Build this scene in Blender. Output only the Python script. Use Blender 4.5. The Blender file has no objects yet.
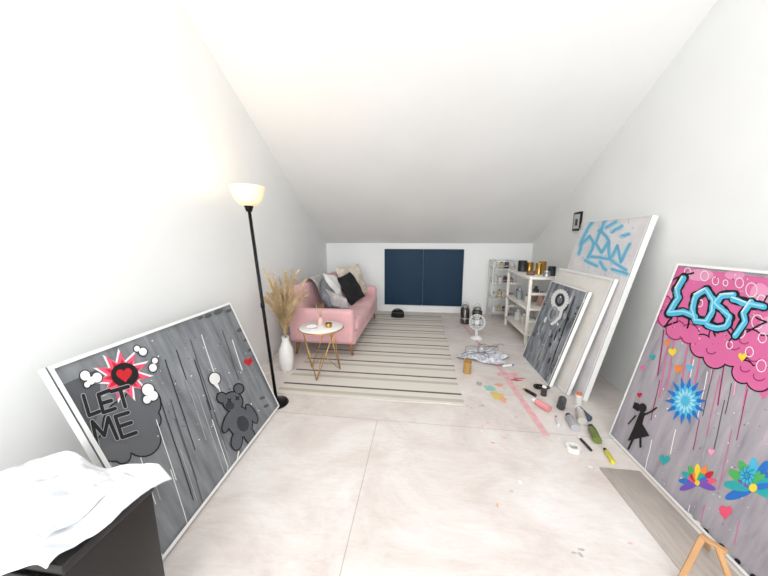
import bpy, math, random
from mathutils import Vector, Matrix, noise
random.seed(4)
scn=bpy.context.scene
try:
    scn.view_settings.view_transform='Standard'
    scn.view_settings.look='None'
except Exception: pass

# ------------------------------------------------ camera
F=285.0; H=1.35
p=math.atan(48/F); psi=math.atan(37/math.hypot(F,48))
fw=Vector((-math.sin(psi)*math.cos(p), math.cos(psi)*math.cos(p), -math.sin(p)))
rt=Vector((math.cos(psi), math.sin(psi),0)); up=rt.cross(fw)
C=Vector((0,0,H))
cd=bpy.data.cameras.new("camera"); cam=bpy.data.objects.new("camera",cd); scn.collection.objects.link(cam)
cam.matrix_world=Matrix.Translation(C)@Matrix((rt,up,-fw)).transposed().to_4x4()
cd.sensor_width=36; cd.lens=F/768*36; cd.clip_start=0.02
scn.camera=cam

# ------------------------------------------------ materials
def lin(c):
    return tuple(((v/255)/12.92 if v/255<=0.04045 else ((v/255+0.055)/1.055)**2.4) for v in c)+(1,)
MC={}
def mat(name,col,rough=0.6,metal=0.0,emit=None,es=0,var=0.0,vscale=8,alpha=None,bump=0.0,bscale=40,sheen=0,trans=0,coat=0,stretch=None):
    if name in MC: return MC[name]
    m=bpy.data.materials.new(name); m.use_nodes=True; nt=m.node_tree; b=nt.nodes['Principled BSDF']
    c=lin(col); b.inputs['Base Color'].default_value=c
    b.inputs['Roughness'].default_value=rough; b.inputs['Metallic'].default_value=metal
    if emit: b.inputs['Emission Color'].default_value=lin(emit); b.inputs['Emission Strength'].default_value=es
    if sheen: b.inputs['Sheen Weight'].default_value=sheen
    if trans: b.inputs['Transmission Weight'].default_value=trans
    if coat: b.inputs['Coat Weight'].default_value=coat
    tc=nt.nodes.new('ShaderNodeTexCoord'); mp=nt.nodes.new('ShaderNodeMapping')
    nt.links.new(tc.outputs['Object'],mp.inputs['Vector'])
    if stretch: mp.inputs['Scale'].default_value=stretch
    n=nt.nodes.new('ShaderNodeTexNoise'); n.inputs['Scale'].default_value=vscale; n.inputs['Detail'].default_value=6
    nt.links.new(mp.outputs['Vector'],n.inputs['Vector'])
    v=max(var,0.02)
    r=nt.nodes.new('ShaderNodeValToRGB'); r.color_ramp.elements[0].position=.3; r.color_ramp.elements[1].position=.7
    r.color_ramp.elements[0].color=tuple(x*(1-v) for x in c[:3])+(1,)
    r.color_ramp.elements[1].color=tuple(min(1,x*(1+v)) for x in c[:3])+(1,)
    nt.links.new(n.outputs['Fac'],r.inputs['Fac']); nt.links.new(r.outputs['Color'],b.inputs['Base Color'])
    if bump:
        n2=nt.nodes.new('ShaderNodeTexNoise'); n2.inputs['Scale'].default_value=bscale; n2.inputs['Detail'].default_value=4
        nt.links.new(mp.outputs['Vector'],n2.inputs['Vector'])
        bp=nt.nodes.new('ShaderNodeBump'); bp.inputs['Strength'].default_value=bump; bp.inputs['Distance'].default_value=.01
        nt.links.new(n2.outputs['Fac'],bp.inputs['Height']); nt.links.new(bp.outputs['Normal'],b.inputs['Normal'])
    MC[name]=m; return m

def canvas_mat(name,stops,scale=(6,6,1.2)):
    """streaky, dripping paint: stretched noise mapped through a ramp"""
    m=bpy.data.materials.new(name); m.use_nodes=True; nt=m.node_tree; b=nt.nodes['Principled BSDF']; b.inputs['Roughness'].default_value=.55
    tc=nt.nodes.new('ShaderNodeTexCoord'); mp=nt.nodes.new('ShaderNodeMapping'); mp.inputs['Scale'].default_value=scale
    nt.links.new(tc.outputs['Object'],mp.inputs['Vector'])
    n=nt.nodes.new('ShaderNodeTexNoise'); n.inputs['Scale'].default_value=2.5; n.inputs['Detail'].default_value=8; n.inputs['Roughness'].default_value=.6
    nt.links.new(mp.outputs['Vector'],n.inputs['Vector'])
    r=nt.nodes.new('ShaderNodeValToRGB'); cr=r.color_ramp
    while len(cr.elements)<len(stops): cr.elements.new(.5)
    for e,(pos,c) in zip(cr.elements,stops): e.position=pos; e.color=lin(c)
    nt.links.new(n.outputs['Fac'],r.inputs['Fac']); nt.links.new(r.outputs['Color'],b.inputs['Base Color'])
    return m

# ------------------------------------------------ geometry helpers
def grp(name,loc):
    e=bpy.data.objects.new(name,None); e.empty_display_size=.1; e.location=loc; scn.collection.objects.link(e)
    e["loc"]=list(loc); return e
def attach(o,parent):
    if parent is not None:
        o.parent=parent; o.matrix_parent_inverse=Matrix.Translation(-Vector(parent["loc"]))
def mesh(name,vs,fs,m,parent=None,smooth=False,mi=None):
    me=bpy.data.meshes.new(name); me.from_pydata([tuple(v) for v in vs],[],fs)
    ms=m if isinstance(m,(list,tuple)) else [m]
    for x in ms: me.materials.append(x)
    if mi:
        for pl,i in zip(me.polygons,mi): pl.material_index=i
    if smooth:
        for pl in me.polygons: pl.use_smooth=True
    me.update()
    o=bpy.data.objects.new(name,me); scn.collection.objects.link(o); attach(o,parent); return o
def box(name,lo,hi,m,parent=None,bevel=0,seg=3,M=None):
    x0,y0,z0=lo; x1,y1,z1=hi
    vs=[(x,y,z) for x in(x0,x1) for y in(y0,y1) for z in(z0,z1)]
    if M is not None: vs=[M@Vector(v) for v in vs]
    fs=[(0,1,3,2),(4,6,7,5),(0,4,5,1),(2,3,7,6),(0,2,6,4),(1,5,7,3)]
    o=mesh(name,vs,fs,m,parent)
    if bevel:
        b=o.modifiers.new('b','BEVEL'); b.width=bevel; b.segments=seg; b.limit_method='NONE'
        for pl in o.data.polygons: pl.use_smooth=True
    return o
def tube(name,pts,r,m,parent=None,n=10,closed=False):
    pts=[Vector(q) for q in pts]; rs=r if isinstance(r,(list,tuple)) else [r]*len(pts)
    vs=[];fs=[]; prev=None
    for i,q in enumerate(pts):
        if closed: t=(pts[(i+1)%len(pts)]-pts[i-1]).normalized()
        else: t=(pts[min(i+1,len(pts)-1)]-pts[max(i-1,0)]).normalized()
        if prev is None:
            a=Vector((0,0,1)) if abs(t.z)<.9 else Vector((1,0,0)); u=t.cross(a).normalized()
        else: u=(prev-t*prev.dot(t)).normalized()
        prev=u; w=t.cross(u)
        for k in range(n):
            th=2*math.pi*k/n; vs.append(q+(u*math.cos(th)+w*math.sin(th))*rs[i])
    L=len(pts)
    for i in range(L if closed else L-1):
        j=(i+1)%L
        for k in range(n): fs.append((i*n+k,i*n+(k+1)%n,j*n+(k+1)%n,j*n+k))
    if not closed:
        fs.append(tuple(range(n))[::-1]); fs.append(tuple((L-1)*n+k for k in range(n)))
    return mesh(name,vs,fs,m,parent,True)
def lathe(name,prof,c,m,parent=None,n=40,M=None):
    vs=[];fs=[]
    for r,z in prof:
        for k in range(n):
            th=2*math.pi*k/n; v=Vector((r*math.cos(th),r*math.sin(th),z))
            if M is not None: v=M@v
            vs.append(v+Vector(c))
    for i in range(len(prof)-1):
        for k in range(n): fs.append((i*n+k,i*n+(k+1)%n,(i+1)*n+(k+1)%n,(i+1)*n+k))
    fs.append(tuple(range(n))[::-1]); fs.append(tuple((len(prof)-1)*n+k for k in range(n)))
    o=mesh(name,vs,fs,m,parent,True)
    for pl in o.data.polygons:
        if len(pl.vertices)>4: pl.use_smooth=False
    md=o.modifiers.new('e','EDGE_SPLIT'); md.split_angle=math.radians(40)
    return o
def pillow(name,c,sx,sy,t,rot,m,parent=None,N=18,wob=.012,seed=0):
    M=Matrix.Translation(c)@rot
    vs=[];fs=[]
    for s in(1,-1):
        for i in range(N+1):
            for j in range(N+1):
                u=2*i/N-1; v=2*j/N-1
                h=((1-abs(u)**2.6)*(1-abs(v)**2.6))
                h=max(h,0)**.55
                x=u*sx*(1-.07*(1-v*v)); y=v*sy*(1-.07*(1-u*u))
                w=noise.noise(Vector((u*2+seed,v*2,s)))*wob*3*h
                vs.append(M@Vector((x,y,s*t*h+w)))
    K=(N+1)**2
    for i in range(N):
        for j in range(N):
            a=i*(N+1)+j; fs.append((a,a+N+1,a+N+2,a+1)); fs.append((K+a,K+a+1,K+a+N+2,K+a+N+1))
    return mesh(name,vs,fs,m,parent,True)
def R(ax,deg): return Matrix.Rotation(math.radians(deg),4,ax)

# ------------------------------------------------ room shell
WB=5.34; KW=1.29; SL=.50; RY=0.6; RZ=KW+SL*(WB-RY); FY=-3.6
def XL(y): return -1.80+.045*(WB-max(y,0.3))
def XR(y): return 1.95-.05*(WB-max(y,1.0))
m_wall=mat("wall_paint",(243,244,243),.75,var=.015,vscale=2,bump=.02,bscale=60)
m_ceil=mat("ceiling_paint",(243,243,242),.8,var=.012,vscale=1.5)
m_trim=mat("trim_white",(238,236,233),.5)
def floor_mat():
    m=bpy.data.materials.new("whitewashed_plywood"); m.use_nodes=True; nt=m.node_tree; b=nt.nodes['Principled BSDF']
    tc=nt.nodes.new('ShaderNodeTexCoord')
    def N(scale,detail,st,rough=.6,dist=0):
        mp=nt.nodes.new('ShaderNodeMapping'); mp.inputs['Scale'].default_value=st
        nt.links.new(tc.outputs['Object'],mp.inputs['Vector'])
        n=nt.nodes.new('ShaderNodeTexNoise'); n.inputs['Scale'].default_value=scale; n.inputs['Detail'].default_value=detail; n.inputs['Roughness'].default_value=rough; n.inputs['Distortion'].default_value=dist
        nt.links.new(mp.outputs['Vector'],n.inputs['Vector']); return n
    def ramp(src,stops):
        r=nt.nodes.new('ShaderNodeValToRGB'); cr=r.color_ramp
        while len(cr.elements)<len(stops): cr.elements.new(.5)
        for e,(q,c) in zip(cr.elements,stops): e.position=q; e.color=c
        nt.links.new(src,r.inputs['Fac']); return r
    base=ramp(N(1.8,12,(1,1.3,1),.7,.7).outputs['Fac'],[(.32,lin((208,196,190))),(.45,lin((219,210,205))),(.56,lin((227,220,216))),(.7,lin((235,231,228)))])
    grain=ramp(N(3,9,(2.5,14,1),.65,1.5).outputs['Fac'],[(.34,(.93,.915,.90,1)),(.5,(.98,.975,.97,1)),(.62,(1,1,1,1))])
    scuff=ramp(N(4.5,13,(1,1.3,1),.8,1.3).outputs['Fac'],[(.56,(1,1,1,1)),(.66,(.94,.915,.90,1)),(.78,(.82,.77,.75,1))])
    mp=nt.nodes.new('ShaderNodeMapping'); nt.links.new(tc.outputs['Object'],mp.inputs['Vector']); mp.inputs['Location'].default_value=(.3,.45,0)
    br=nt.nodes.new('ShaderNodeTexBrick'); br.inputs['Scale'].default_value=1; br.inputs['Brick Width'].default_value=2.4; br.inputs['Row Height'].default_value=1.2
    br.inputs['Mortar Size'].default_value=.003; br.inputs['Color1'].default_value=(1,1,1,1); br.inputs['Color2'].default_value=(.965,.955,.945,1); br.inputs['Mortar'].default_value=(.70,.65,.62,1); br.inputs['Mortar Smooth'].default_value=.3
    nt.links.new(mp.outputs['Vector'],br.inputs['Vector'])
    last=base.outputs['Color']
    for x in (grain.outputs['Color'],scuff.outputs['Color'],br.outputs['Color']):
        mx=nt.nodes.new('ShaderNodeMix'); mx.data_type='RGBA'; mx.blend_type='MULTIPLY'; mx.inputs[0].default_value=1
        nt.links.new(last,mx.inputs[6]); nt.links.new(x,mx.inputs[7]); last=mx.outputs[2]
    nt.links.new(last,b.inputs['Base Color']); b.inputs['Roughness'].default_value=.55
    return m
box("floor",(-2.1,FY-.1,-.1),(2.3,WB+.1,0),floor_mat())
def side(name,Xf,out):
    ys=[(WB,0),(WB,KW),(1.0,KW+SL*(WB-1.0)),(RY,RZ),(.3,RZ),(FY,RZ),(FY,0),(.3,0),(1.0,0)]
    vs=[(Xf(y),y,z) for y,z in ys]+[(Xf(y)+out,y,z) for y,z in ys]
    n=9
    inner=[(0,1,2,8),(8,2,3,4,7),(7,4,5,6)]
    fs=inner+[tuple(n+i for i in f[::-1]) for f in inner]+[(i,(i+1)%n,n+(i+1)%n,n+i) for i in range(n)]
    mesh(name,vs,fs,m_wall)
side("wall_left",XL,-.12); side("wall_right",XR,.12)
box("wall_back",(-2.0,WB,0),(2.15,WB+.1,KW),m_wall)
box("wall_front",(-1.9,FY-.1,0),(2.0,FY,RZ),m_wall)
cv=[]
for x in(-2.05,2.25):
    cv+= [(x,WB+.1,KW-.05),(x,RY,RZ),(x,FY-.1,RZ),(x,FY-.1,RZ+.1),(x,RY,RZ+.1),(x,WB+.1,KW+.06)]
mesh("ceiling",cv,[(0,1,2,3,4,5),(11,10,9,8,7,6)]+[(i,(i+1)%6,6+(i+1)%6,6+i) for i in range(6)],m_ceil)
box("baseboard_back",(-1.78,WB-.015,0),(1.93,WB,.06),m_trim)

m_navy=mat("navy_fabric",(10,48,74),.7,var=.08,vscale=30,bump=.1,bscale=200)
g=grp("navy_access_panel",(.05,WB-.03,.13))
box("door_leaf_1",(-.67,WB-.035,.13),(.045,WB-.001,1.185),m_navy,g,.006,2)
box("door_leaf_2",(.056,WB-.035,.13),(.775,WB-.001,1.185),m_navy,g,.006,2)
box("center_mullion",(.046,WB-.03,.13),(.055,WB-.001,1.185),mat("mullion_grey",(60,80,98),.5),g)

# ------------------------------------------------ rug
def rug_mat():
    m=bpy.data.materials.new("striped_rug_weave"); m.use_nodes=True; nt=m.node_tree; b=nt.nodes['Principled BSDF']; b.inputs['Roughness'].default_value=.95
    tc=nt.nodes.new('ShaderNodeTexCoord'); sp=nt.nodes.new('ShaderNodeSeparateXYZ'); nt.links.new(tc.outputs['Object'],sp.inputs[0])
    def mth(op,a,bv):
        n=nt.nodes.new('ShaderNodeMath'); n.operation=op
        nt.links.new(a,n.inputs[0]); n.inputs[1].default_value=bv; return n.outputs[0]
    y=mth('SUBTRACT',sp.outputs['Y'],2.20)
    fr=mth('FRACT',mth('DIVIDE',y,.29),0)
    r=nt.nodes.new('ShaderNodeValToRGB'); cr=r.color_ramp; cr.interpolation='CONSTANT'
    st=[(0,(222,215,205)),(.20,(194,186,175)),(.36,(222,215,205)),(.60,(98,92,88)),(.69,(222,215,205))]
    while len(cr.elements)<len(st): cr.elements.new(.5)
    for e,(q,c) in zip(cr.elements,st): e.position=q; e.color=lin(c)
    nt.links.new(fr,r.inputs['Fac'])
    n=nt.nodes.new('ShaderNodeTexNoise'); n.inputs['Scale'].default_value=160
    nt.links.new(tc.outputs['Object'],n.inputs['Vector'])
    r2=nt.nodes.new('ShaderNodeValToRGB'); r2.color_ramp.elements[0].color=(.85,.85,.85,1); nt.links.new(n.outputs['Fac'],r2.inputs['Fac'])
    mx=nt.nodes.new('ShaderNodeMix'); mx.data_type='RGBA'; mx.blend_type='MULTIPLY'; mx.inputs[0].default_value=.6
    nt.links.new(r.outputs['Color'],mx.inputs[6]); nt.links.new(r2.outputs['Color'],mx.inputs[7]); nt.links.new(mx.outputs[2],b.inputs['Base Color'])
    return m
RG0,RG1=2.22,5.12
vs=[];fs=[];nx,ny=24,40
for j in range(ny+1):
    for i in range(nx+1):
        x=-1.27+1.65*i/nx; y=RG0+(RG1-RG0)*j/ny
        vs.append((x+.006*math.sin(y*9),y+.008*math.sin(x*7),.009+.0015*noise.noise(Vector((x*3,y*3,0)))))
for j in range(ny):
    for i in range(nx):
        a=j*(nx+1)+i; fs.append((a,a+1,a+nx+2,a+nx+1))
rug=mesh("striped_rug",vs,fs,rug_mat()); s=rug.modifiers.new('s','SOLIDIFY'); s.thickness=.007; s.offset=-1

# ------------------------------------------------ sofa
m_pink=mat("pink_velvet",(222,172,175),.85,var=.08,vscale=5,sheen=.2,bump=.05,bscale=80)
m_pinkd=mat("pink_velvet_seam",(190,126,132),.9)
m_legw=mat("walnut_leg",(150,100,66),.5,var=.15,vscale=20)
S=grp("sofa",(-1.12,3.95,0))
sx0,sx1,sy0,sy1=-1.53,-.72,3.02,4.82
box("base_frame",(sx0+.03,sy0+.05,.15),(sx1-.01,sy1-.05,.30),m_pink,S,.025,4)
box("seat_cushion_1",(sx0+.20,sy0+.12,.29),(sx1+.01,(sy0+sy1)/2,.43),m_pink,S,.045,5)
box("seat_cushion_2",(sx0+.20,(sy0+sy1)/2,.29),(sx1+.01,sy1-.12,.43),m_pink,S,.045,5)
Mb=Matrix.Translation((sx0+.12,0,.28))@R('Y',-9)@Matrix.Translation((-(sx0+.12),0,-.28))
box("back_rest_1",(sx0+.06,sy0+.06,.28),(sx0+.22,(sy0+sy1)/2,.82),m_pink,S,.06,5,Mb)
box("back_rest_2",(sx0+.06,(sy0+sy1)/2,.28),(sx0+.22,sy1-.06,.82),m_pink,S,.06,5,Mb)
for k in range(6):
    for z in(.5,.66):
        yy=sy0+.2+k*.275
        lathe("tuft_button",[(.0,.0),(.012,.004),(.014,.0)],Mb@Vector((sx0+.222,yy,z)),m_pinkd,S,12,R('Y',90))
for nm,y0 in(("arm_near",sy0),("arm_far",sy1-.13)):
    box(nm,(sx0+.02,y0,.17),(sx1-.02,y0+.13,.57),m_pink,S,.05,5)
for x in(sx0+.1,sx1-.08):
    for y in(sy0+.1,sy1-.1):
        dx=.03 if x>-1.1 else -.03
        tube("leg",[(x,y,.17),(x+dx,y+(.02 if y>4 else -.02),.0115 if x>-1.2 else .0005)],[.024,.013],m_legw,S,12)
m_grey=mat("grey_cushion_fabric",(120,122,128),.9,var=.3,vscale=18,bump=.3,bscale=60)
m_lgrey=mat("light_grey_fur",(176,172,172),.95,var=.25,vscale=14,bump=.5,bscale=50)
m_black=mat("black_cushion_fabric",(18,18,22),.85)
m_cream=mat("cream_faux_fur",(216,204,188),.95,var=.15,vscale=20,bump=.6,bscale=45)
m_wht=mat("white_cushion_fabric",(232,230,228),.9)
pillow("grey_cushion",(-1.13,3.42,.61),.22,.22,.07,R('Z',10)@R('Y',68)@R('Z',30),m_grey,None,seed=1)
pillow("grey_cushion.001",(-.98,3.30,.575),.18,.18,.06,R('Z',55)@R('Y',62)@R('Z',15),m_lgrey,None,seed=2)
pillow("black_cushion",(-1.03,4.12,.64),.23,.23,.075,R('Z',-18)@R('Y',60)@R('Z',8),m_black,None,seed=3)
pillow("faux_fur_cushion",(-1.10,4.50,.70),.26,.26,.08,R('Z',-35)@R('Y',66)@R('Z',4),m_cream,None,seed=4,wob=.03)
pillow("white_cushion",(-1.19,3.80,.68),.22,.22,.065,R('Y',70)@R('Z',-10),m_wht,None,seed=5)
vs=[];fs=[]
path=[(-1.47,.48),(-1.49,.62),(-1.50,.80),(-1.475,.855),(-1.40,.855),(-1.33,.81),(-1.28,.66),(-1.24,.52),(-1.19,.45)]
for j in range(13):
    y=3.42+.42*j/12
    for i,(x,z) in enumerate(path):
        w=.012*math.sin(j*1.9+i*.6)
        vs.append((x+.035+w*.7,y+.02*math.sin(i),z+.02+abs(w)))
for j in range(12):
    for i in range(len(path)-1):
        a=j*len(path)+i; fs.append((a,a+1,a+len(path)+1,a+len(path)))
th=mesh("throw_blanket",vs,fs,m_lgrey,None,True); q=th.modifiers.new('s','SOLIDIFY'); q.thickness=.012; q=th.modifiers.new('ss','SUBSURF'); q.levels=q.render_levels=1

# ------------------------------------------------ floor lamp
m_blk=mat("black_metal",(18,18,20),.4,.6)
m_bowl=mat("opal_glass_bowl",(236,222,192),.35,emit=(255,220,160),es=.58)
bx,by=-1.17,2.06; tx,ty,tz=-1.285,2.06,1.58
L=grp("floor_lamp",(bx,by,0))
lathe("base_disc",[(.0,0),(.095,0),(.098,.006),(.09,.02),(.045,.03),(.02,.045),(.0,.045)],(bx,by,0),m_blk,L)
tube("pole",[(bx,by,.03),(tx,ty,tz)],.0125,m_blk,L)
tube("pole_joint",[Vector((bx,by,0)).lerp(Vector((tx,ty,tz)),.52),Vector((bx,by,0)).lerp(Vector((tx,ty,tz)),.545)],.016,m_blk,L)
lathe("socket_cup",[(.0,0),(.02,0),(.03,.03),(.036,.05),(.0,.05)],(tx,ty,tz-.02),m_blk,L)
lathe("glass_bowl",[(.03,0),(.065,.012),(.095,.045),(.110,.09),(.122,.14),(.117,.14),(.105,.09),(.09,.05),(.06,.02),(.0,.012)],(tx,ty,tz+.02),m_bowl,L)
lathe("bulb",[(.0,0),(.02,.01),(.028,.04),(.02,.065),(0,.075)],(tx,ty,tz+.035),mat("bulb_glow",(255,240,210),.4,emit=(255,220,160),es=6),L,20)

# ------------------------------------------------ vase with pampas grass
m_vase=mat("white_ceramic",(240,238,235),.35)
vx,vy=-1.375,2.68
V=grp("vase_of_pampas_grass",(vx,vy,0))
lathe("vase",[(.0,0),(.055,0),(.068,.02),(.075,.12),(.07,.22),(.045,.29),(.034,.33),(.04,.36),(.033,.36),(.028,.33),(.03,.29),(.0,.29)],(vx,vy,.0),m_vase,V)
m_pam=mat("pampas_plume",(218,192,150),.95,var=.25,vscale=9)
m_stem=mat("dry_stem",(186,160,112),.9)
vs=[];fs=[]
for k in range(28):
    an=random.uniform(0,6.28); sp=random.uniform(.05,.24); h=random.uniform(.46,.78)
    if k<5: sp=.28; h=.48
    base=Vector((vx,vy,.33))
    dxy=Vector((math.cos(an)*sp,math.sin(an)*sp*.8,0))
    if base.x+dxy.x< -1.57: dxy.x=-.16
    def P(t): return base+dxy*(t**1.6)+Vector((0,0,h*t-(.05*t**4)))
    tube("stem_%d"%(k+1),[P(i/8) for i in range(9)],[.003]*8+[.0015],m_stem,V,5)
    for q in range(150):
        t=random.uniform(.28,1.0); o=P(t); ax=(P(min(t+.03,1.03))-P(t-.03)).normalized()
        rd=Vector((random.gauss(0,1),random.gauss(0,1),random.gauss(0,.4))).normalized()
        ln=random.uniform(.035,.085)*(1-.5*abs(t-.6)); d=(ax*1.1+rd*.6).normalized()
        sd=d.cross(rd).normalized()*.0021
        e=o+d*ln*.6+rd*ln*.12; f=o+d*ln+rd*ln*.25-Vector((0,0,ln*.2))
        if min(o.x,e.x,f.x)< -1.66: continue
        b=len(vs); vs+=[o-sd,o+sd,e+sd,e-sd,f]; fs+=[(b,b+1,b+2,b+3),(b+3,b+2,b+4)]
mesh("plumes",vs,fs,m_pam,V)

# ------------------------------------------------ side table
m_gold=mat("brass_wire",(200,158,84),.3,.9)
m_marb=mat("white_marble",(238,236,234),.25,var=.05,vscale=6)
tx0,ty0,th0=-.97,2.64,.50
T=grp("side_table",(tx0,ty0,0))
lathe("marble_top",[(0,0),(.21,0),(.215,.004),(.215,.016),(.21,.02),(0,.02)],(tx0,ty0,th0-.02),m_marb,T,56)
tube("top_rim",[(tx0+.217*math.cos(a*math.pi/24),ty0+.217*math.sin(a*math.pi/24),th0-.011) for a in range(48)],.006,m_gold,T,8,True)
zf=.015
for k in range(3):
    a0=math.radians(120*k-90); a1=a0+math.radians(60); a2=a0-math.radians(60)
    foot=Vector((tx0+.18*math.cos(a0),ty0+.18*math.sin(a0),zf))
    t1=Vector((tx0+.18*math.cos(a1),ty0+.18*math.sin(a1),th0-.024)); t2=Vector((tx0+.18*math.cos(a2),ty0+.18*math.sin(a2),th0-.024))
    tube("leg_wire",[t1,foot],.005,m_gold,T,8); tube("leg_wire",[t2,foot],.005,m_gold,T,8)
    tube("upper_ring_wire",[t1,t2],.005,m_gold,T,8)
    tube("foot_wire",[foot,(tx0,ty0,.2)],.004,m_gold,T,8)
G=grp("reed_diffuser",(-1.0,2.70,th0))
lathe("bottle",[(0,0),(.028,0),(.03,.01),(.03,.05),(.014,.065),(.013,.08),(0,.08)],(-1.0,2.70,th0),mat("frosted_pink_glass",(228,190,180),.3),G,24)
for k in range(6):
    a=k*1.05; tube("reed_%d"%k,[(-1.0,2.70,th0+.06),(-1.0+.045*math.cos(a),2.70+.045*math.sin(a),th0+.22)],.0016,m_stem,G,5)
lathe("tealight_holder",[(0,0),(.03,0),(.036,.03),(.034,.04),(.028,.04),(.027,.01),(0,.01)],(-.89,2.63,th0),m_gold,None,24)
lathe("ceramic_dish",[(0,0),(.03,0),(.055,.018),(.052,.02),(.028,.006),(0,.006)],(-1.04,2.57,th0),m_vase,None,30)

# ------------------------------------------------ small black bag on rug
SH=grp("black_pouch",(-.38,4.86,0.013))
m_felt=mat("black_felt",(18,18,20),.9)
vs=[];fs=[];n=24;rows=10
for j in range(rows+1):
    t=j/rows; z=.013+.125*t; k_=(1-(2*t-1)**4*.35)*(1-.22*t)
    for k in range(n):
        th=2*math.pi*k/n; c_,s_=math.cos(th),math.sin(th)
        ex=.5; X=abs(c_)**ex*(1 if c_>0 else -1); Y=abs(s_)**ex*(1 if s_>0 else -1)
        vs.append((-.38+.125*X*k_,4.86+.085*Y*k_,z+.006*math.sin(3*th)*t))
for j in range(rows):
    for k in range(n): fs.append((j*n+k,j*n+(k+1)%n,(j+1)*n+(k+1)%n,(j+1)*n+k))
fs.append(tuple(range(n))[::-1]); fs.append(tuple(rows*n+k for k in range(n)))
mesh("pouch_body",vs,fs,m_felt,SH,True)
tube("pouch_handle",[(-.38+.06*math.cos(math.pi*i/8),4.84,.125+.04*math.sin(math.pi*i/8)) for i in range(9)],.007,m_felt,SH,8)
tube("pouch_zip",[(-.48+.02*i,4.783,.105) for i in range(11)],.003,mat("zip_grey",(120,120,124),.4,.5),SH,6)

# ------------------------------------------------ lanterns on floor
m_dglass=mat("smoked_glass",(60,52,48),.15,coat=.5); m_silver=mat("brushed_silver",(190,190,190),.3,.9)
def lantern(x,y,r,h):
    g=grp("glass_lantern",(x,y,0))
    lathe("body",[(0,0),(r,0),(r,.02),(r*.96,.03),(r*.96,h*.8),(r*.7,h*.9),(r*.6,h*.92),(0,h*.92)],(x,y,0),m_dglass,g,28)
    lathe("lid",[(0,0),(r*.66,0),(r*.66,.03),(r*.3,.05),(0,.05)],(x,y,h*.9),m_silver,g,24)
    lathe("collar",[(r*.9,0),(r*1.03,0),(r*1.03,.02),(r*.9,.02)],(x,y,h*.28),m_silver,g,28)
    tube("handle",[(x+r*.75*math.cos(a),y,h*.9+r*1.2*math.sin(a)) for a in [math.pi*i/10 for i in range(11)]],.004,m_silver,g,6)
lantern(.74,4.66,.075,.30); lantern(.92,4.60,.08,.28)

# white desk fan
fx,fy=.79,3.92
J=grp("desk_fan",(fx,fy,0))
m_pl=mat("white_plastic",(240,240,240),.35); m_bl=mat("fan_blade_grey",(166,168,174),.4)
lathe("base",[(0,0),(.08,0),(.085,.01),(.07,.025),(.03,.04),(0,.04)],(fx,fy,0.0),m_pl,J,28)
tube("neck",[(fx,fy,.03),(fx,fy+.02,.13),(fx,fy+.04,.22)],[.022,.015,.018],m_pl,J,12)
Mf=R('Z',-14)@R('X',82); cc=Vector((fx,fy,.235))
lathe("motor_housing",[(0,-.075),(.025,-.07),(.04,-.04),(.035,-.015),(0,-.012)],cc,m_pl,J,20,Mf)
for rr,zz in((.105,.0),(.103,.02),(.085,-.02),(.09,.034),(.06,.042),(.03,.045)):
    tube("guard_ring",[cc+Mf@Vector((rr*math.cos(a*math.pi/16),rr*math.sin(a*math.pi/16),zz)) for a in range(32)],.0042 if rr>.1 else .0022,m_pl,J,6,True)
for k in range(16):
    a=2*math.pi*k/16; tube("guard_rib",[cc+Mf@Vector((r_*math.cos(a),r_*math.sin(a),z_)) for r_,z_ in((.02,.045),(.06,.042),(.09,.034),(.105,.01),(.085,-.02),(.04,-.02))],.0013,m_pl,J,5)
lathe("hub",[(0,0),(.024,0),(.022,.035),(0,.04)],cc,m_pl,J,16,Mf)
for k in range(4):
    a=2*math.pi*k/4; vs=[]
    for rr,dd,zz in((.02,-.3,.01),(.088,-.5,.0),(.096,.05,.012),(.085,.5,.024),(.02,.4,.02)): vs.append(cc+Mf@Vector((rr*math.cos(a+dd),rr*math.sin(a+dd),zz)))
    mesh("blade",vs,[(0,1,2,3,4)],m_bl,J)

# ------------------------------------------------ rack at back
RK=grp("metal_rack",(1.42,5.1,0))
x0,x1,y0,y1=1.22,1.60,4.98,5.25
m_rack=mat("white_coated_metal",(225,224,222),.4,.1)
for x in(x0,x1):
    for y in(y0,y1): tube("post",[(x,y,0),(x,y,1.0)],.011,m_rack,RK,8)
for z in(.12,.36,.62,.86):
    box("tray",(x0,y0,z),(x1,y1,z+.012),m_rack,RK)
    tube("rail",[(x0,y0,z+.06),(x1,y0,z+.06)],.006,m_rack,RK,6); tube("rail",[(x0,y0,z+.06),(x0,y1,z+.06)],.006,m_rack,RK,6)
tube("top_rail",[(x0,y0,1.0),(x1,y0,1.0),(x1,y1,1.0),(x0,y1,1.0)],.009,m_rack,RK,8,True)
cols=[(90,92,96),(206,202,196),(140,130,120),(190,170,120),(160,170,175),(70,70,74),(222,222,218),(180,140,130)]
def bottle(name,x,y,z,r,h,col,capcol=(235,235,235),parent=None):
    m=mat("paint_%d_%d_%d"%col,col,.4); mc=mat("cap_%d_%d_%d"%capcol,capcol,.4)
    lathe("bottle_body",[(0,0),(r,0),(r,h*.74),(r*.55,h*.82),(0,h*.82)],(x,y,z),m,parent,20)
    lathe("bottle_cap",[(0,0),(r*.5,0),(r*.5,h*.18),(0,h*.18)],(x,y,z+h*.82),mc,parent,16)
RB=grp("paint_bottles_assortment",(1.42,5.1,.133))
i=0
for z in(.1325,.3725,.6325,.8725):
    for x in(1.28,1.37,1.46,1.55):
        bottle("b",x,5.05+random.uniform(0,.08),z,random.uniform(.028,.038),random.uniform(.09,.15),cols[(i*2+1)%8] if i%3 else cols[6],cols[(i*3+1)%8],RB); i+=1

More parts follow.
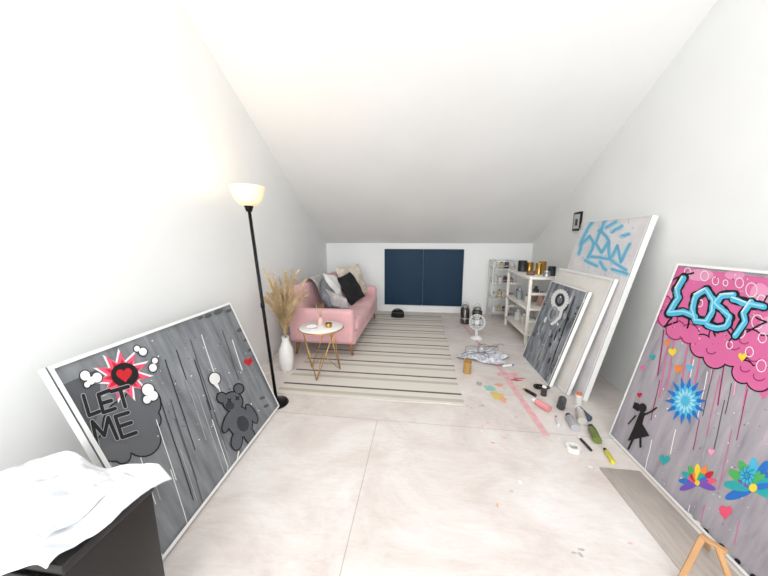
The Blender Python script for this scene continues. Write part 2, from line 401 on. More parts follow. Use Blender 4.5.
# ------------------------------------------------ white shelf unit
SF=grp("shelf_unit",(1.6,4.2,0))
x0,x1,y0,y1=1.38,1.78,3.76,4.66
m_sh=mat("cream_white_shelf",(240,235,225),.5)
for x in(x0,x1):
    for y in(y0,y1): box("post",(x-.018,y-.018,0),(x+.018,y+.018,.90),m_sh,SF,.004,2)
for z in(.12,.46,.86):
    box("shelf_board",(x0-.02,y0-.02,z),(x1+.02,y1+.02,z+.03),m_sh,SF,.004,2)
for y in (y0,y1):
    box("side_brace",(x0,y-.01,.30),(x1,y+.01,.33),m_sh,SF)
    box("side_brace",(x0,y-.01,.66),(x1,y+.01,.69),m_sh,SF)
SB=grp("shelf_paint_supplies",(1.6,4.2,.8905))
top=.8905
def can(x,y,z,r,h,m,parent,name="can"):
    return lathe(name,[(0,0),(r,0),(r*1.03,.004),(r,.01),(r,h-.01),(r*1.04,h-.004),(r,h),(r*.9,h),(r*.88,h-.006),(0,h-.006)],(x,y,z),m,parent,24)
m_dk=mat("dark_tin",(46,50,56),.4,.3)
can(1.50,4.45,top,.06,.16,m_dk,SB); can(1.62,4.5,top,.055,.13,m_gold,SB); can(1.72,4.3,top,.05,.16,m_gold,SB); can(1.46,4.0,top,.05,.05,mat("brown_tin",(120,90,70),.5),SB)
can(1.60,4.1,top,.045,.15,m_gold,SB); can(1.70,3.95,top,.045,.12,m_dk,SB); can(1.60,3.85,top,.04,.07,m_silver,SB)
for k,(x,y) in enumerate([(1.47,4.05),(1.46,4.35),(1.6,3.95),(1.6,4.2),(1.5,4.5),(1.7,4.4)]):
    bottle("b",x,y,.4905,.042,.13+.03*(k%3),cols[(k*3+1)%8],cols[k%8],SB)
for k,(x,y) in enumerate([(1.50,3.92),(1.50,4.2),(1.5,4.45),(1.66,4.05)]):
    bottle("b",x,y,.1505,.055,.16,[(235,232,226),(210,205,200),(225,222,218)][k%3],(240,240,240),SB)

# ------------------------------------------------ picture frame on right wall
PF=grp("picture_frame",(1.87,3.78,1.56)); xw=XR(3.78)
Mx=Matrix.Translation((xw-.002,3.78,1.57))@R('Z',-math.degrees(math.atan(.05)))
box("frame",(-.018,-.095,-.11),(0,.095,.11),m_blk,PF,.003,2,Mx)
box("print",(-.0195,-.07,-.085),(-.018,.07,.085),mat("print_paper",(200,200,198),.6),PF,0,2,Mx)
box("print_figure",(-.0205,-.03,-.05),(-.0195,.03,.03),m_dk,PF,0,2,Mx)

# ------------------------------------------------ art canvases
class Canvas:
    """flat stretched canvas; e1 along the base, e2 up the face, n = face normal"""
    def __init__(s,name,B0,B1,lean,height,depth,face,edge,nsign):
        s.O=Vector(B0); s.w=(Vector(B1)-s.O).length; s.e1=(Vector(B1)-s.O).normalized()
        hz=Vector(lean).normalized()
        s.e2=(hz-s.e1*hz.dot(s.e1)).normalized()
        s.n=s.e1.cross(s.e2)*nsign; s.h=height; s.g=grp(name,B0)
        d=-s.n*depth
        lift=max(0,-(d.z)); s.O=O=s.O+Vector((0,0,lift+.001)); a=s.e1*s.w; b=s.e2*s.h
        vs=[O,O+a,O+a+b,O+b,O+d,O+a+d,O+a+b+d,O+b+d]
        fs=[(0,1,2,3),(4,7,6,5),(0,4,5,1),(1,5,6,2),(2,6,7,3),(3,7,4,0)]
        M=Matrix((s.e1,s.e2,s.n)).transposed().to_4x4(); M.translation=O; Mi=M.inverted()
        o=mesh("stretched_canvas",[Mi@v for v in vs],fs,[face,edge],s.g,mi=[0,1,1,1,1,1])
        o.matrix_basis=M
        s.V=[];s.Fc=[];s.MI=[];s.ms=[]
    def pt(s,x,y,k):
        d=fw*F+rt*(x-384)-up*(y-288); t=(s.O-C).dot(s.n)/d.dot(s.n); q=C+d*t
        u=min(max((q-s.O).dot(s.e1),.002),s.w-.002); v=min(max((q-s.O).dot(s.e2),.002),s.h-.002)
        return s.O+s.e1*u+s.e2*v+s.n*(.0008+.0005*k)
    def poly(s,pts,m,k):
        if m not in s.ms: s.ms.append(m)
        b=len(s.V); s.V+=[s.pt(x,y,k) for x,y in pts]; s.Fc.append(tuple(range(b,b+len(pts)))); s.MI.append(s.ms.index(m))
    def disc(s,x,y,rx,ry,m,k,n=22,rot=0):
        c,sn=math.cos(rot),math.sin(rot); P=[]
        for i in range(n):
            a=2*math.pi*i/n; X=rx*math.cos(a);Y=ry*math.sin(a); P.append((x+X*c-Y*sn,y+X*sn+Y*c))
        s.poly(P,m,k)
    def stroke(s,pts,w,m,k,rough=0):
        if rough:
            Q=[]
            for (x0,y0),(x1,y1) in zip(pts,pts[1:]):
                for i in range(3): Q.append((x0+(x1-x0)*i/3+random.uniform(-rough,rough),y0+(y1-y0)*i/3+random.uniform(-rough,rough)))
            Q.append(pts[-1]); pts=Q
        for (x0,y0),(x1,y1) in zip(pts,pts[1:]):
            L=math.hypot(x1-x0,y1-y0) or 1; nx=-(y1-y0)/L*w/2; ny=(x1-x0)/L*w/2
            s.poly([(x0+nx,y0+ny),(x1+nx,y1+ny),(x1-nx,y1-ny),(x0-nx,y0-ny)],m,k)
        for j,(x,y) in enumerate(pts): s.disc(x,y,w/2,w/2,m,k+.13+.1*(j%2),10)
    def ring(s,x,y,rx,ry,w,m,k,rot=0,a0=0,a1=6.2832,n=20):
        c,sn=math.cos(rot),math.sin(rot)
        P=[(x+rx*math.cos(a0+(a1-a0)*i/n)*c-ry*math.sin(a0+(a1-a0)*i/n)*sn, y+rx*math.cos(a0+(a1-a0)*i/n)*sn+ry*math.sin(a0+(a1-a0)*i/n)*c) for i in range(n+1)]
        for (xa,ya),(xb,yb) in zip(P,P[1:]):
            L=math.hypot(xb-xa,yb-ya) or 1; nx=-(yb-ya)/L*w/2; ny=(xb-xa)/L*w/2
            s.poly([(xa+nx,ya+ny),(xb+nx,yb+ny),(xb-nx,yb-ny),(xa-nx,ya-ny)],m,k)
    def star(s,x,y,r0,r1,n,m,k,sx=1,sy=1,rot=0):
        P=[]
        for i in range(2*n):
            r=r1 if i%2==0 else r0; a=rot+math.pi*i/n; P.append((x+sx*r*math.cos(a),y+sy*r*math.sin(a)))
        s.poly(P,m,k)
    def heart(s,x,y,sz,m,k,rot=0,sx=1):
        c,sn=math.cos(rot),math.sin(rot); P=[]
        for i in range(28):
            a=2*math.pi*i/28; X=16*math.sin(a)**3/16*sz*sx; Y=-(13*math.cos(a)-5*math.cos(2*a)-2*math.cos(3*a)-math.cos(4*a))/16*sz
            P.append((x+X*c-Y*sn,y+X*sn+Y*c))
        s.poly(P,m,k)
    def cloud(s,cs,m,mo,k,ow=1.6):
        for i,(x,y,r) in enumerate(cs): s.disc(x,y,r+ow,r+ow,mo,k+.04*i)
        for i,(x,y,r) in enumerate(cs): s.disc(x,y,r,r,m,k+1+.04*i)
    def speckle(s,x0,x1,y0,y1,n,cols,k,r=(.3,.9)):
        for i in range(n): s.disc(random.uniform(x0,x1),random.uniform(y0,y1),random.uniform(*r),random.uniform(*r),random.choice(cols),k+i*.004,6)
    def done(s):
        if s.V: mesh("painted_artwork",s.V,s.Fc,s.ms,s.g,mi=s.MI)
m_edge=mat("canvas_edge_white",(236,236,234),.7,var=.04)
def pm(n,c): return mat("acrylic_"+n,c,.5)
K=pm("black",(14,14,16)); W=pm("white",(236,236,236)); RED=pm("red",(200,26,40)); HP=pm("hot_pink",(232,84,116)); LP=pm("light_pink",(238,160,190))
CY=pm("cyan",(78,184,218)); BL=pm("blue",(36,112,196)); DG=pm("dark_grey",(84,86,90)); MG=pm("mid_grey",(98,100,104)); YE=pm("yellow",(240,208,60)); OR=pm("orange",(236,134,60)); TE=pm("teal",(40,164,166)); GR=pm("green",(80,176,90)); PU=pm("purple",(120,80,180)); PK=pm("pink",(214,104,156)); PD=pm("deep_pink",(158,50,102)); LG=pm("light_grey",(168,170,174))
PB=pm("pale_pink",(226,150,186)); CYL=pm("cyan_light",(160,216,232))

# --- left canvas: LET ME
face=canvas_mat("grey_drip_paint",[(.3,(100,103,107)),(.48,(124,127,131)),(.6,(138,141,145)),(.75,(164,167,171))],(7,1.0,1))
c1=Canvas("graffiti_canvas_painting",(-1.06,.86,0),(-1.12,2.00,0),(-.345,0,.865),.925,.035,face,m_edge,1)
c1.poly([(56,388),(100,368),(100,400),(92,440),(76,430)],DG,.5)
c1.cloud([(130,426,27),(142,404,18),(112,446,15),(142,438,18),(122,455,8),(150,420,10)],MG,K,1)
c1.star(122,376,17,31,11,W,5,1,.9); c1.star(122,376,15,28,11,HP,6,1,.9,.05)
c1.star(122,376,11,19,11,RED,7,1,.9,.1)
c1.disc(124,375,14,12,K,8); c1.heart(123.5,375,8,RED,9,-.15)
puffs=((96,378,5),(90,381,4),(84,376,5),(86,385,3),(147,390,6),(152,396,5),(146,400,4),(152,368,4),(154,361,3),(142,352,4),(136,349,3))
for i,(x,y,r) in enumerate(puffs): c1.disc(x,y,r+1,r+1,K,9.5+.03*i)
for i,(x,y,r) in enumerate(puffs): c1.disc(x,y,r,r,W,10.2+.03*i)
LM=[[(82,396),(88,416),(98,412)],[(108,391),(97,395),(102,413),(114,409)],[(100,404),(110,401)],[(110,392),(127,387)],[(119,390),(124,407)],
 [(96,446),(91,422),(103,436),(107,418),(116,439)],[(127,413),(114,417),(121,438),(135,433)],[(118,427),(130,423)]]
for st in LM: c1.stroke(st,5.2,LG,11.2)
for st in LM: c1.stroke(st,3.8,K,12)
for x,y,l in((110,462,50),(126,460,38),(140,458,46),(156,420,60),(165,360,90),(176,350,60),(190,340,110),(201,335,60),(212,420,70),(222,440,50),(180,450,50),(170,470,60),(150,470,30),(186,380,60),(198,395,80),(160,400,100),(232,340,30),(222,330,50),(170,400,80),(194,360,50),(206,400,60),(176,420,90)):
    c1.stroke([(x,y),(x+l*.33,y+l)],.9,random.choice([DG,DG,LG,LG,W,K]),3.4+random.random()*.3,.25)
c1.speckle(150,260,330,440,90,[W,LG,DG,K],3.0)
BC=pm("bear_grey",(88,92,98)); BD=pm("bear_dark",(52,54,60))
def bear(ms,k,g):
    for x,y,rx,ry,r in((232,402,9.5,9.5,0),(221,398,4.5,4.8,0),(238,389,4.5,4.5,0),(239,422,12,15,-.25),(227,422,3.6,11,.35),(251,414,3.4,10,-.5),(236,441,5,9,.1),(249,436,5,9,-.35)):
        c1.disc(x,y,rx+g,ry+g,ms,k,22,r); k+=.02
bear(K,10,1.3); bear(BC,10.6,0)
c1.disc(229,406,4.5,4,BD,11.4); c1.stroke([(227,399),(230,402)],1.2,K,11.8); c1.stroke([(230,399),(227,402)],1.2,K,11.8); c1.stroke([(235,397),(238,400)],1.2,K,11.8); c1.stroke([(238,397),(235,400)],1.2,K,11.8)
c1.disc(242,424,6,8,BD,11.3,22,-.25)
c1.disc(214,379,6.5,7,K,9); c1.disc(214,379,5.5,6,W,10); c1.poly([(212,384),(217,384),(219,391)],W,10.2)
c1.heart(248,362,4.5,RED,9,-.2)
c1.stroke([(238,452),(236,462),(240,457),(242,464),(246,450)],1.4,W,9); c1.stroke([(236,468),(268,428)],1,W,9.4)
for x,y,w in((200,318,3),(208,316,4),(218,312,5),(228,311,3),(240,330,4),(246,340,3),(250,350,3),(60,393,4),(262,398,3),(266,406,3)): c1.disc(x,y,w,w*.5,DG,2.9,12,-.4)
def border(c,wd,m):
    e=[(0,0,c.w,wd),(0,c.h-wd,c.w,c.h),(0,0,wd,c.h),(c.w-wd,0,c.w,c.h)]
    vs=[];fs=[]
    for i,(a,b,d,f) in enumerate(e):
        k=len(vs); vs+=[c.O+c.e1*x+c.e2*y+c.n*(.0095+.0002*i) for x,y in((a,b),(d,b),(d,f),(a,f))]; fs.append((k,k+1,k+2,k+3))
    mesh("painted_border",vs,fs,m,c.g)
c1.done(); border(c1,.016,m_edge)

# --- right canvas: LOST
face=canvas_mat("pink_grey_drip_paint",[(.3,(136,130,138)),(.45,(160,155,162)),(.6,(172,166,172)),(.75,(196,176,188))],(7,1.0,1))
c2=Canvas("graffiti_canvas_painting.001",(1.34,1.98,0),(1.34,.42,0),(.245,0,1.20),1.225,.035,face,m_edge,1)
c2.poly([(672,266),(768,278),(800,282),(800,345),(764,400),(746,372),(728,362),(706,352),(690,345),(672,330),(655,322)],PK,.3)
for x,y,rx,ry in((700,275,14,6),(760,295,10,12),(672,300,7,14),(735,275,10,5),(770,330,12,14)): c2.disc(x,y,rx,ry,PB,.6+x*.0002,18)
for x,l in((664,30),(670,52),(676,44),(690,36),(697,60),(704,54),(718,40),(730,60),(744,50),(756,66)):
    c2.stroke([(x,330),(x-l*.2,345+l)],1.4,random.choice([PK,PD,LP]),1.0+random.random()*.1,.3)
c2.cloud([(702,346,11),(716,356,12),(733,352,14),(750,344,14),(764,352,16),(744,372,11),(760,378,13),(722,336,12)],PK,K,1.6,1.5)
c2.cloud([(668,318,9),(676,330,9),(690,334,9),(664,303,7)],PK,PD,1.4,1.5)
for x,y,r in((712,350,5),(735,345,6),(755,356,7),(760,376,6),(745,340,5),(746,368,5)): c2.ring(x,y,r,r*.8,1.3,PD,3.4,0,.5,3.6)
for x,y,r in((705,276,5),(716,281,4),(740,283,5),(752,290,7),(762,300,5),(688,272,4),(655,318,3),(758,322,7),(741,332,6),(700,303,4),(726,283,3),(763,338,5),(750,352,5),(730,345,4),(762,366,6)):
    c2.ring(x,y,r*.8,r,.8,W,3.8)
c2.speckle(665,768,272,345,90,[W,LP,PD,LP],4.1)
LT=[[(684,278),(677,290),(679,298),(670,313),(684,312),(696,317)],
    [(707,290),(696,296),(693,309),(696,321),(707,322),(713,312),(714,300),(707,290)],
    [(735,295),(722,296),(716,304),(724,311),(731,317),(727,327),(717,328),(708,325)],
    [(734,299),(748,304),(765,307)],[(752,302),(744,314),(746,322),(736,336)]]
for i,st in enumerate(LT): c2.stroke(st,9.8,K,5+.02*i,1.1)
for i,st in enumerate(LT): c2.stroke(st,5.8,CY,6+.02*i,.7)
for st in LT: c2.stroke([(a-.8,b-1) for a,b in st],1.6,CYL,6.8,.5)
for st in LT: c2.stroke([(a-1.4,b-1.8) for a,b in st[:2]],.9,W,7.4)
for st in ([(666,294),(670,280),(694,273)],[(757,318),(767,322),(748,332)],[(690,318),(688,328)],[(728,330),(735,339)],[(672,318),(665,327),(678,322)],[(764,305),(768,296)],[(712,326),(716,336)],[(738,333),(730,341)]): c2.stroke(st,1.8,K,5,.4)
c2.speckle(664,768,282,336,40,[K,CY,CYL],7.6,(.3,.7))
def burst(x,y,R_,cols,k,n=14,sx=.85):
    for j,(fr,c) in enumerate(zip((1,.78,.55,.32),cols)): c2.star(x,y,R_*fr*.55,R_*fr,n,c,k+j,sx,1,j*.2)
burst(686,401,25,[BL,CY,CYL,CY],2)
def lotus(x,y,R_,k,pal):
    n=len(pal)
    for i,c in enumerate(pal):
        a=math.radians(-200+220*i/(n-1))
        cx,cy=x+R_*.5*math.cos(a),y+R_*.5*math.sin(a); c2.disc(cx,cy,R_*.52,R_*.17,c,k+i*.12,16,a)
    for i,c in enumerate(pal[::-1]):
        a=math.radians(-170+160*i/(n-1)); cx,cy=x+R_*.3*math.cos(a),y+R_*.3*math.sin(a); c2.disc(cx,cy,R_*.3,R_*.11,c,k+1.6+i*.1,14,a)
    c2.disc(x,y,R_*.14,R_*.14,YE,k+3)
lotus(698,483,19,2,[PU,BL,TE,GR,YE,OR,RED,HP,PU])
lotus(754,488,30,2,[BL,TE,GR,GR,CY,BL,BL,PU,TE])
burst(748,476,12,[TE,CY,BL,TE],6,9)
for x,y,s_,m_,r in((726,512,8,HP,.1),(665,460,6,TE,.2),(673,352,5,YE,0),(653,357,3.5,TE,0),(690,368,4,CY,0),(679,369,5,OR,.2),(668,343,3.5,OR,0),(743,357,5,YE,.1),(712,452,4,LP,.2),(643,368,3,PK,0),(640,395,3,RED,0)): c2.heart(x,y,s_,m_,4.5,r,.85)
c2.disc(643,408,4.2,4.6,K,5); c2.poly([(640,404),(635,402),(633,408),(639,412)],K,5.2); c2.poly([(641,411),(646,413),(643,424),(650,436),(628,441),(634,428),(638,418)],K,5.4)
c2.stroke([(645,415),(653,411),(657,408)],1.8,K,5.6); c2.stroke([(634,438),(629,449)],2.2,K,5.7); c2.stroke([(641,438),(641,447)],2.2,K,5.8); c2.stroke([(636,416),(629,424)],1.6,K,5.9)
for x,y,l in((700,420,30),(712,420,40),(725,400,50),(738,410,40),(660,380,40),(705,505,24),(690,505,20),(740,520,25),(652,440,30),(676,430,24),(732,430,60),(718,460,40),(694,360,30),(708,372,46),(720,376,60),(732,384,30),(748,390,50),(714,366,50)):
    c2.stroke([(x,y),(x-l*.22,y+l)],.9,random.choice([W,LG,DG,PD,PK]),1.6+random.random()*.2,.3)
c2.speckle(650,768,380,540,110,[W,LP,DG,PK,LG],1.4)
for x in range(0,9): c2.disc(690+x*8,516+x*7.6,4,2.4,random.choice([K,W,W,LG]),3,10,.7)
c2.done(); border(c2,.014,m_edge)

# --- tall panel with blue tag
face=canvas_mat("pale_grey_paint",[(.3,(210,205,206)),(.5,(219,215,216)),(.7,(227,224,224)),(.85,(232,230,230))],(2,2,1))
c3=Canvas("tall_canvas_panel",(1.385,3.36,0),(1.385,2.42,0),(.325,0,1.53),1.56,.04,face,m_edge,1)
BT=pm("tag_blue",(104,178,212)); BT2=pm("tag_blue_pale",(170,206,220))
for st in ([(592,222),(583,238),(579,254)],[(581,246),(590,236),(594,244),(588,258)],[(602,230),(595,243),(602,252),(609,240),(600,230)],[(607,219),(599,231)],[(609,242),(610,259),(618,246),(621,262),(630,244)],[(592,256),(610,259),(626,270)],[(585,219),(598,216),(609,218)],[(612,232),(622,226)],[(586,260),(597,266)],[(612,270),(630,275)],[(606,228),(616,222)],[(600,262),(606,270)],[(622,236),(629,234)]):
    c3.stroke(st,4.4,BT2,1+random.random()*.1,.8); c3.stroke(st,2.5,BT,2+random.random()*.4,.8)
c3.speckle(578,634,218,278,110,[BT,BT2,BT2],.6,(.3,.8))
for x,y,l in((590,256,14),(603,250,18),(621,262,16),(611,259,10)): c3.stroke([(x,y),(x-l*.1,y+l)],.7,BT2,.5)
c3.done(); border(c3,.008,m_edge)
# --- mid cream board
face=canvas_mat("cream_primer",[(.3,(224,218,210)),(.5,(230,226,220)),(.7,(236,233,228)),(.85,(238,236,232))],(2,2,1))
c4=Canvas("blank_canvas",(1.295,3.44,0),(1.295,2.50,0),(.265,0,1.03),1.065,.03,face,m_edge,1)
c4.done(); border(c4,.02,m_edge)
# --- small grey canvas
face=canvas_mat("grey_splatter_paint",[(.28,(52,56,62)),(.42,(104,108,114)),(.5,(130,134,140)),(.6,(150,153,158)),(.7,(212,213,215))],(7,1.6,1))
c5=Canvas("abstract_canvas_painting",(1.21,3.34,0),(1.21,2.64,0),(.245,0,.90),.93,.03,face,m_edge,1)
c5.ring(560,300,7,9,4,W,2,.2); c5.ring(560,300,3.5,5,2,K,2.4,.2); c5.stroke([(563,308),(560,318),(552,324)],3,W,2.6,.8); c5.ring(553,314,4,7,2.2,LG,2.9,.3)
for q_ in range(70):
    x=random.uniform(532,592); y=random.uniform(296,378)
    c5.disc(x,y,random.uniform(.5,2.0),random.uniform(1.0,4.5),random.choice([K,K,LG,DG,DG,W,LG]),1.0+q_*.012,8,random.uniform(.1,.5))
for x,y,l in((575,296,40),(583,300,50),(568,318,44),(550,330,30),(560,340,30),(590,304,30)): c5.stroke([(x,y),(x-l*.35,y+l)],.8,random.choice([K,W,LG]),2.2,.2)
c5.done(); border(c5,.012,m_edge)

# ------------------------------------------------ foreground cabinet with white cloth
m_cab=mat("black_brown_veneer",(20,18,18),.4,var=.2,vscale=10)
cx0,cx1,cy0,cy1,cz=-1.32,-.835,.46,.69,.585
CB=grp("bedside_cabinet",((cx0+cx1)/2,(cy0+cy1)/2,0))
box("carcass",(cx0,cy0,.03),(cx1,cy1,cz-.025),m_cab,CB,.003,2)
box("top_board",(cx0-.005,cy0-.005,cz-.025),(cx1+.005,cy1+.005,cz),m_cab,CB,.003,2)
box("drawer_front",(cx0+.01,cy0-.012,.34),(cx1-.01,cy0-.001,cz-.035),m_cab,CB,.003,2)
for x in(cx0+.03,cx1-.03):
    for y in(cy0+.03,cy1-.03): box("foot",(x-.02,y-.02,0),(x+.02,y+.02,.035),m_cab,CB)
m_cloth=mat("crumpled_white_cloth",(222,224,228),.85)
def tri(x):
    x=x-math.floor(x); return 1-abs(2*x-1)
def sstep(a,b,x):
    t=min(max((x-a)/(b-a),0),1); return t*t*(3-2*t)
for layer in range(2):
    vs=[];fs=[];N=80
    for j in range(N+1):
        for i in range(N+1):
            u=i/N; v=j/N
            if layer==0: x=-1.27+.455*u+.03*v*u-.02*(1-v); y=.455+.245*v-.03*u*(1-v)+.012*math.sin(u*8)
            else: x=-1.20+.30*u+.05*v; y=.52+.18*v-.04*u
            f=.020*tri(.9*u*2+.8*v+.15)*sstep(.0,.5,v)+.016*tri(2.2*u-1.4*v+.4)+.010*tri(2.1*v+1.2*u+.2)
            f+=.006*abs(noise.noise(Vector((u*6,v*6,layer))))
            z=cz+.005+f+(.034 if layer else .0)+.02*sstep(.3,.9,v)*(1-layer)
            ov=max(x-(cx1+.012),0); of=max((cy0-.02)-y,0)
            z-=ov*1.3+of*1.5
            if layer: z-=.02*(1-min(1,6*min(u,1-u,v,1-v)))
            vs.append((x,y,z))
    for j in range(N):
        for i in range(N):
            a=j*(N+1)+i; fs.append((a,a+1,a+N+2,a+N+1))
    if layer==0: FC=grp("folded_cloth",(-1.05,.57,cz))
    cl=mesh("cloth_layer_%d"%(layer+1),vs,fs,m_cloth,FC,True); q=cl.modifiers.new('s','SOLIDIFY'); q.thickness=.004; q.offset=1

# ------------------------------------------------ small wooden easel at the foot of the LOST canvas
m_wood=mat("pine_wood",(186,142,98),.5,var=.15,vscale=6,stretch=(1,1,.2))
EZ=grp("tabletop_easel",(1.18,1.12,0))
def bar(name,a,b,w,d,m,parent):
    a=Vector(a);b=Vector(b); t=(b-a).normalized(); sd=t.cross(Vector((0,0,1)) if abs(t.z)<.95 else Vector((1,0,0))).normalized(); o=t.cross(sd)
    vs=[q+sd*w*i/2+o*d*j/2 for q in(a,b) for i,j in((-1,-1),(1,-1),(1,1),(-1,1))]
    ob=mesh(name,vs,[(0,3,2,1),(4,5,6,7),(0,1,5,4),(1,2,6,5),(2,3,7,6),(3,0,4,7)],m,parent); bv=ob.modifiers.new('b','BEVEL'); bv.width=.003; return ob
bar("front_leg_1",(1.03,1.05,.012),(1.19,1.16,.13),.020,.014,m_wood,EZ)
bar("front_leg_2",(1.14,.90,.012),(1.21,1.12,.13),.020,.014,m_wood,EZ)
bar("rear_leg",(1.28,1.22,.012),(1.205,1.15,.13),.018,.014,m_wood,EZ)
bar("head_block",(1.185,1.165,.132),(1.225,1.10,.132),.024,.016,m_wood,EZ)

box("plywood_offcut",(1.09,.72,.0005),(1.31,1.66,.006),mat("grey_plywood",(184,174,166),.7,var=.12,vscale=8,stretch=(6,1,1)),None,.001,1)

# ------------------------------------------------ clutter on the floor
def lying(name,x,y,r,l,ang,col,cap):
    g=grp(name,(x,y,0)); Mq=R('Z',ang)@R('Y',90); z=r+.0005
    lathe("body",[(0,0),(r,0),(r,l*.78),(r*.7,l*.84),(0,l*.84)],(x,y,z),mat("cl_%d_%d_%d"%col,col,.35,.1),g,20,Mq)
    lathe("cap",[(0,l*.84),(r*.75,l*.84),(r*.72,l),(0,l)],(x,y,z),mat("cl_%d_%d_%d"%cap,cap,.4),g,16,Mq)
def standing(name,x,y,r,h,col,cap):
    g=grp(name,(x,y,0))
    lathe("body",[(0,0),(r,0),(r,h*.78),(r*.7,h*.84),(0,h*.84)],(x,y,0.0005),mat("cl_%d_%d_%d"%col,col,.35,.1),g,20)
    lathe("cap",[(0,h*.84),(r*.75,h*.84),(r*.72,h),(0,h)],(x,y,0.0005),mat("cl_%d_%d_%d"%cap,cap,.4),g,16)
standing("spray_can",.50,2.84,.04,.15,(176,138,78),(150,112,56))
lying("spray_can.001",1.14,2.26,.03,.18,60,(60,60,64),(225,225,225))
lying("spray_can.002",1.21,2.08,.03,.17,70,(200,195,188),(235,235,235))
lying("spray_can.003",1.20,1.88,.026,.16,75,(110,126,60),(40,40,40))
lying("spray_can.004",1.12,2.00,.026,.16,80,(180,180,186),(60,60,66))
lying("spray_can.005",1.28,2.13,.026,.15,95,(70,80,96),(230,230,230))
lying("spray_can.006",1.04,2.22,.026,.15,120,(226,150,150),(236,236,236))
standing("paint_bottle",1.31,2.34,.026,.12,(226,222,216),(220,120,90))
standing("paint_bottle.001",1.10,2.48,.024,.09,(60,58,60),(236,232,226))
lying("paint_tube",1.19,1.70,.013,.12,80,(220,208,64),(30,30,30))
lying("paint_tube.001",.90,3.02,.014,.13,20,(236,236,236),(60,120,190))
lying("paint_marker",1.03,2.04,.009,.12,75,(230,230,230),(204,60,110))
lying("paint_marker.001",1.12,1.80,.009,.13,95,(40,40,44),(236,236,236))
lying("screwdriver",1.02,2.44,.014,.13,120,(24,24,26),(190,150,60))
lathe("masking_tape_roll",[(.024,0),(.042,0),(.042,.028),(.024,.028),(.024,0)],(1.01,1.80,.001),mat("masking_tape",(232,230,222),.6),None,32)
pts=[]
for i in range(90):
    t=i/89; a=t*26; rr=.05+.018*math.sin(t*17)
    pts.append((1.13+rr*math.cos(a),2.60+rr*math.sin(a)*.6,.008+.012*t+.006*abs(math.sin(a*1.7))))
tube("coiled_cable",pts,.005,m_blk,None,6)
m_ps=mat("clear_plastic_sheet",(204,204,210),.2,coat=.4)
vs=[];fs=[];N=44
PS=grp("crumpled_plastic_sheet",(.77,3.22,0))
for j in range(N+1):
    for i in range(N+1):
        u=2*i/N-1;v=2*j/N-1; k=.75+.35*noise.noise(Vector((math.atan2(v,u)*1.2,1,3)))
        x=.77+.36*u*k; y=3.27+.26*v*k
        q=Vector((x*9,y*9,2)); edge=max(0,1-(u*u+v*v)*.7)
        vs.append((x,y,.004+(.11*abs(noise.noise(q))+.07*abs(noise.noise(q*2.7)))*edge))
for j in range(N):
    for i in range(N):
        a=j*(N+1)+i; u=2*i/N-1;v=2*j/N-1
        if u*u+v*v<1.05: fs.append((a,a+1,a+N+2,a+N+1))
mesh("plastic_film",vs,fs,m_ps,PS)
pts=[]
for i in range(120):
    t=i/119; a=t*20; pts.append((.74+.28*math.cos(a*.9)*math.cos(a*.23),3.27+.18*math.sin(a*.7+1),.085+.02*math.sin(a*3)))
tube("tie_cord",pts,.003,mat("grey_cable",(110,112,118),.5),PS,6)

def splat(vsl,fsl,mil,x,y,rx,ry,mi_,k,n=30,rg=.25,seed=0):
    b=len(vsl)
    for i in range(n):
        a=2*math.pi*i/n; r=1+rg*noise.noise(Vector((math.cos(a)*2+seed,math.sin(a)*2,seed*1.7)))*2
        vsl.append((x+rx*r*math.cos(a),y+ry*r*math.sin(a),.0006+.0003*k))
    fsl.append(tuple(range(b,b+n))); mil.append(mi_)
vs=[];fs=[];mi=[]
ms=[mat("stain_yellow",(222,194,112),.6,var=.1),mat("stain_teal",(146,196,188),.6,var=.1),mat("stain_orange",(226,168,132),.6,var=.1),mat("stain_grey",(180,172,169),.6,var=.2),mat("stain_pink",(226,176,178),.6,var=.12,vscale=20),mat("stain_red",(204,84,90),.6),mat("stain_white",(236,234,232),.6,var=.03)]
splat(vs,fs,mi,.69,2.42,.055,.07,0,1,seed=1); splat(vs,fs,mi,.66,2.55,.05,.05,1,2,seed=2); splat(vs,fs,mi,.58,2.62,.03,.04,3,1,seed=3); splat(vs,fs,mi,.76,2.62,.04,.03,2,3,seed=4); splat(vs,fs,mi,.72,2.36,.035,.04,2,4,seed=8)
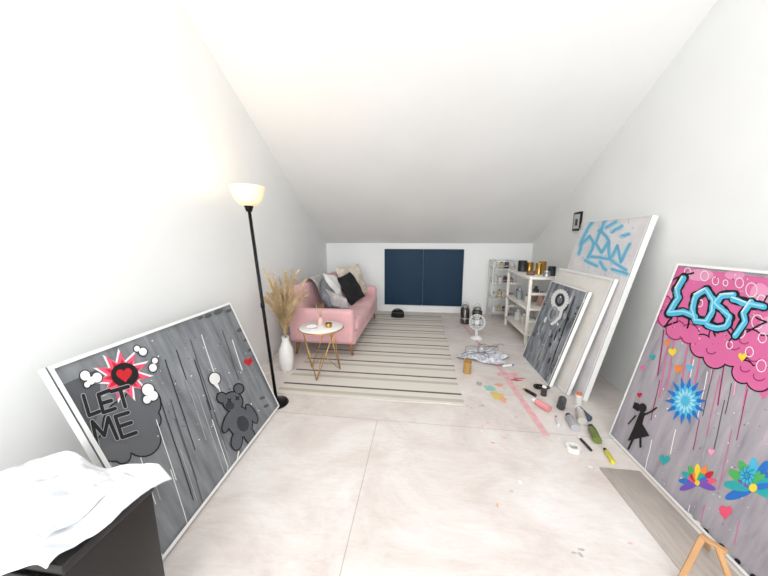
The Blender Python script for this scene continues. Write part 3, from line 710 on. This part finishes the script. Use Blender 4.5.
splat(vs,fs,mi,.95,2.74,.05,.02,5,1,seed=5); splat(vs,fs,mi,1.0,2.78,.06,.012,5,2,seed=6); splat(vs,fs,mi,.9,2.85,.1,.05,4,1,seed=7)
for k in range(30):
    splat(vs,fs,mi,random.uniform(.4,1.05),random.uniform(1.1,2.7),random.uniform(.004,.015),random.uniform(.004,.013),random.choice([3,3,4,6,6,2]),1+k*.03,14,.3,k)
def strip(x0,y0,x1,y1,w,mi_,k):
    b=len(vs); n=14
    for i in range(n+1):
        t=i/n; x=x0+(x1-x0)*t; y=y0+(y1-y0)*t; j=.006*noise.noise(Vector((t*9,k,0)))
        vs.extend([(x-w/2+j,y,.0006+.0003*k),(x+w/2-j,y,.0006+.0003*k)])
    for i in range(n): fs.append((b+2*i,b+2*i+1,b+2*i+3,b+2*i+2)); mi.append(mi_)
strip(.90,1.92,.87,2.84,.05,4,5); strip(.87,2.9,.70,4.6,.035,4,6)
mesh("floor_paint_stains",vs,fs,ms,None,mi=mi)

# ------------------------------------------------ lights
def area(name,loc,sx,sy,pw,col,rot):
    l=bpy.data.lights.new(name,'AREA'); l.shape='RECTANGLE'; l.size=sx; l.size_y=sy; l.energy=pw; l.color=col
    o=bpy.data.objects.new(name,l); o.location=loc; o.rotation_euler=rot; scn.collection.objects.link(o); return o
area("ceiling_light_panel",(0,.2,3.5),1.6,1.0,18,(.97,.985,1),(0,0,0))
area("ceiling_light_panel.001",(0,-1.4,3.5),1.6,1.0,8,(.97,.985,1),(0,0,0))
area("added_front_wall_fill",(0,FY+.1,1.8),2.8,2.2,172,(.955,.98,1),(math.radians(90),0,0))  # added fill behind the camera, no window there; evens out the sloped ceiling
l=bpy.data.lights.new("lamp_bulb_light",'POINT'); l.energy=3.6; l.color=(1,.74,.42); l.shadow_soft_size=.06
o=bpy.data.objects.new("lamp_bulb_light",l); o.location=(tx,ty,tz+.17); scn.collection.objects.link(o); attach(o,L)
w=bpy.data.worlds.new("world"); scn.world=w; w.use_nodes=True; w.node_tree.nodes['Background'].inputs[0].default_value=(.9,.93,1,1); w.node_tree.nodes['Background'].inputs[1].default_value=.6
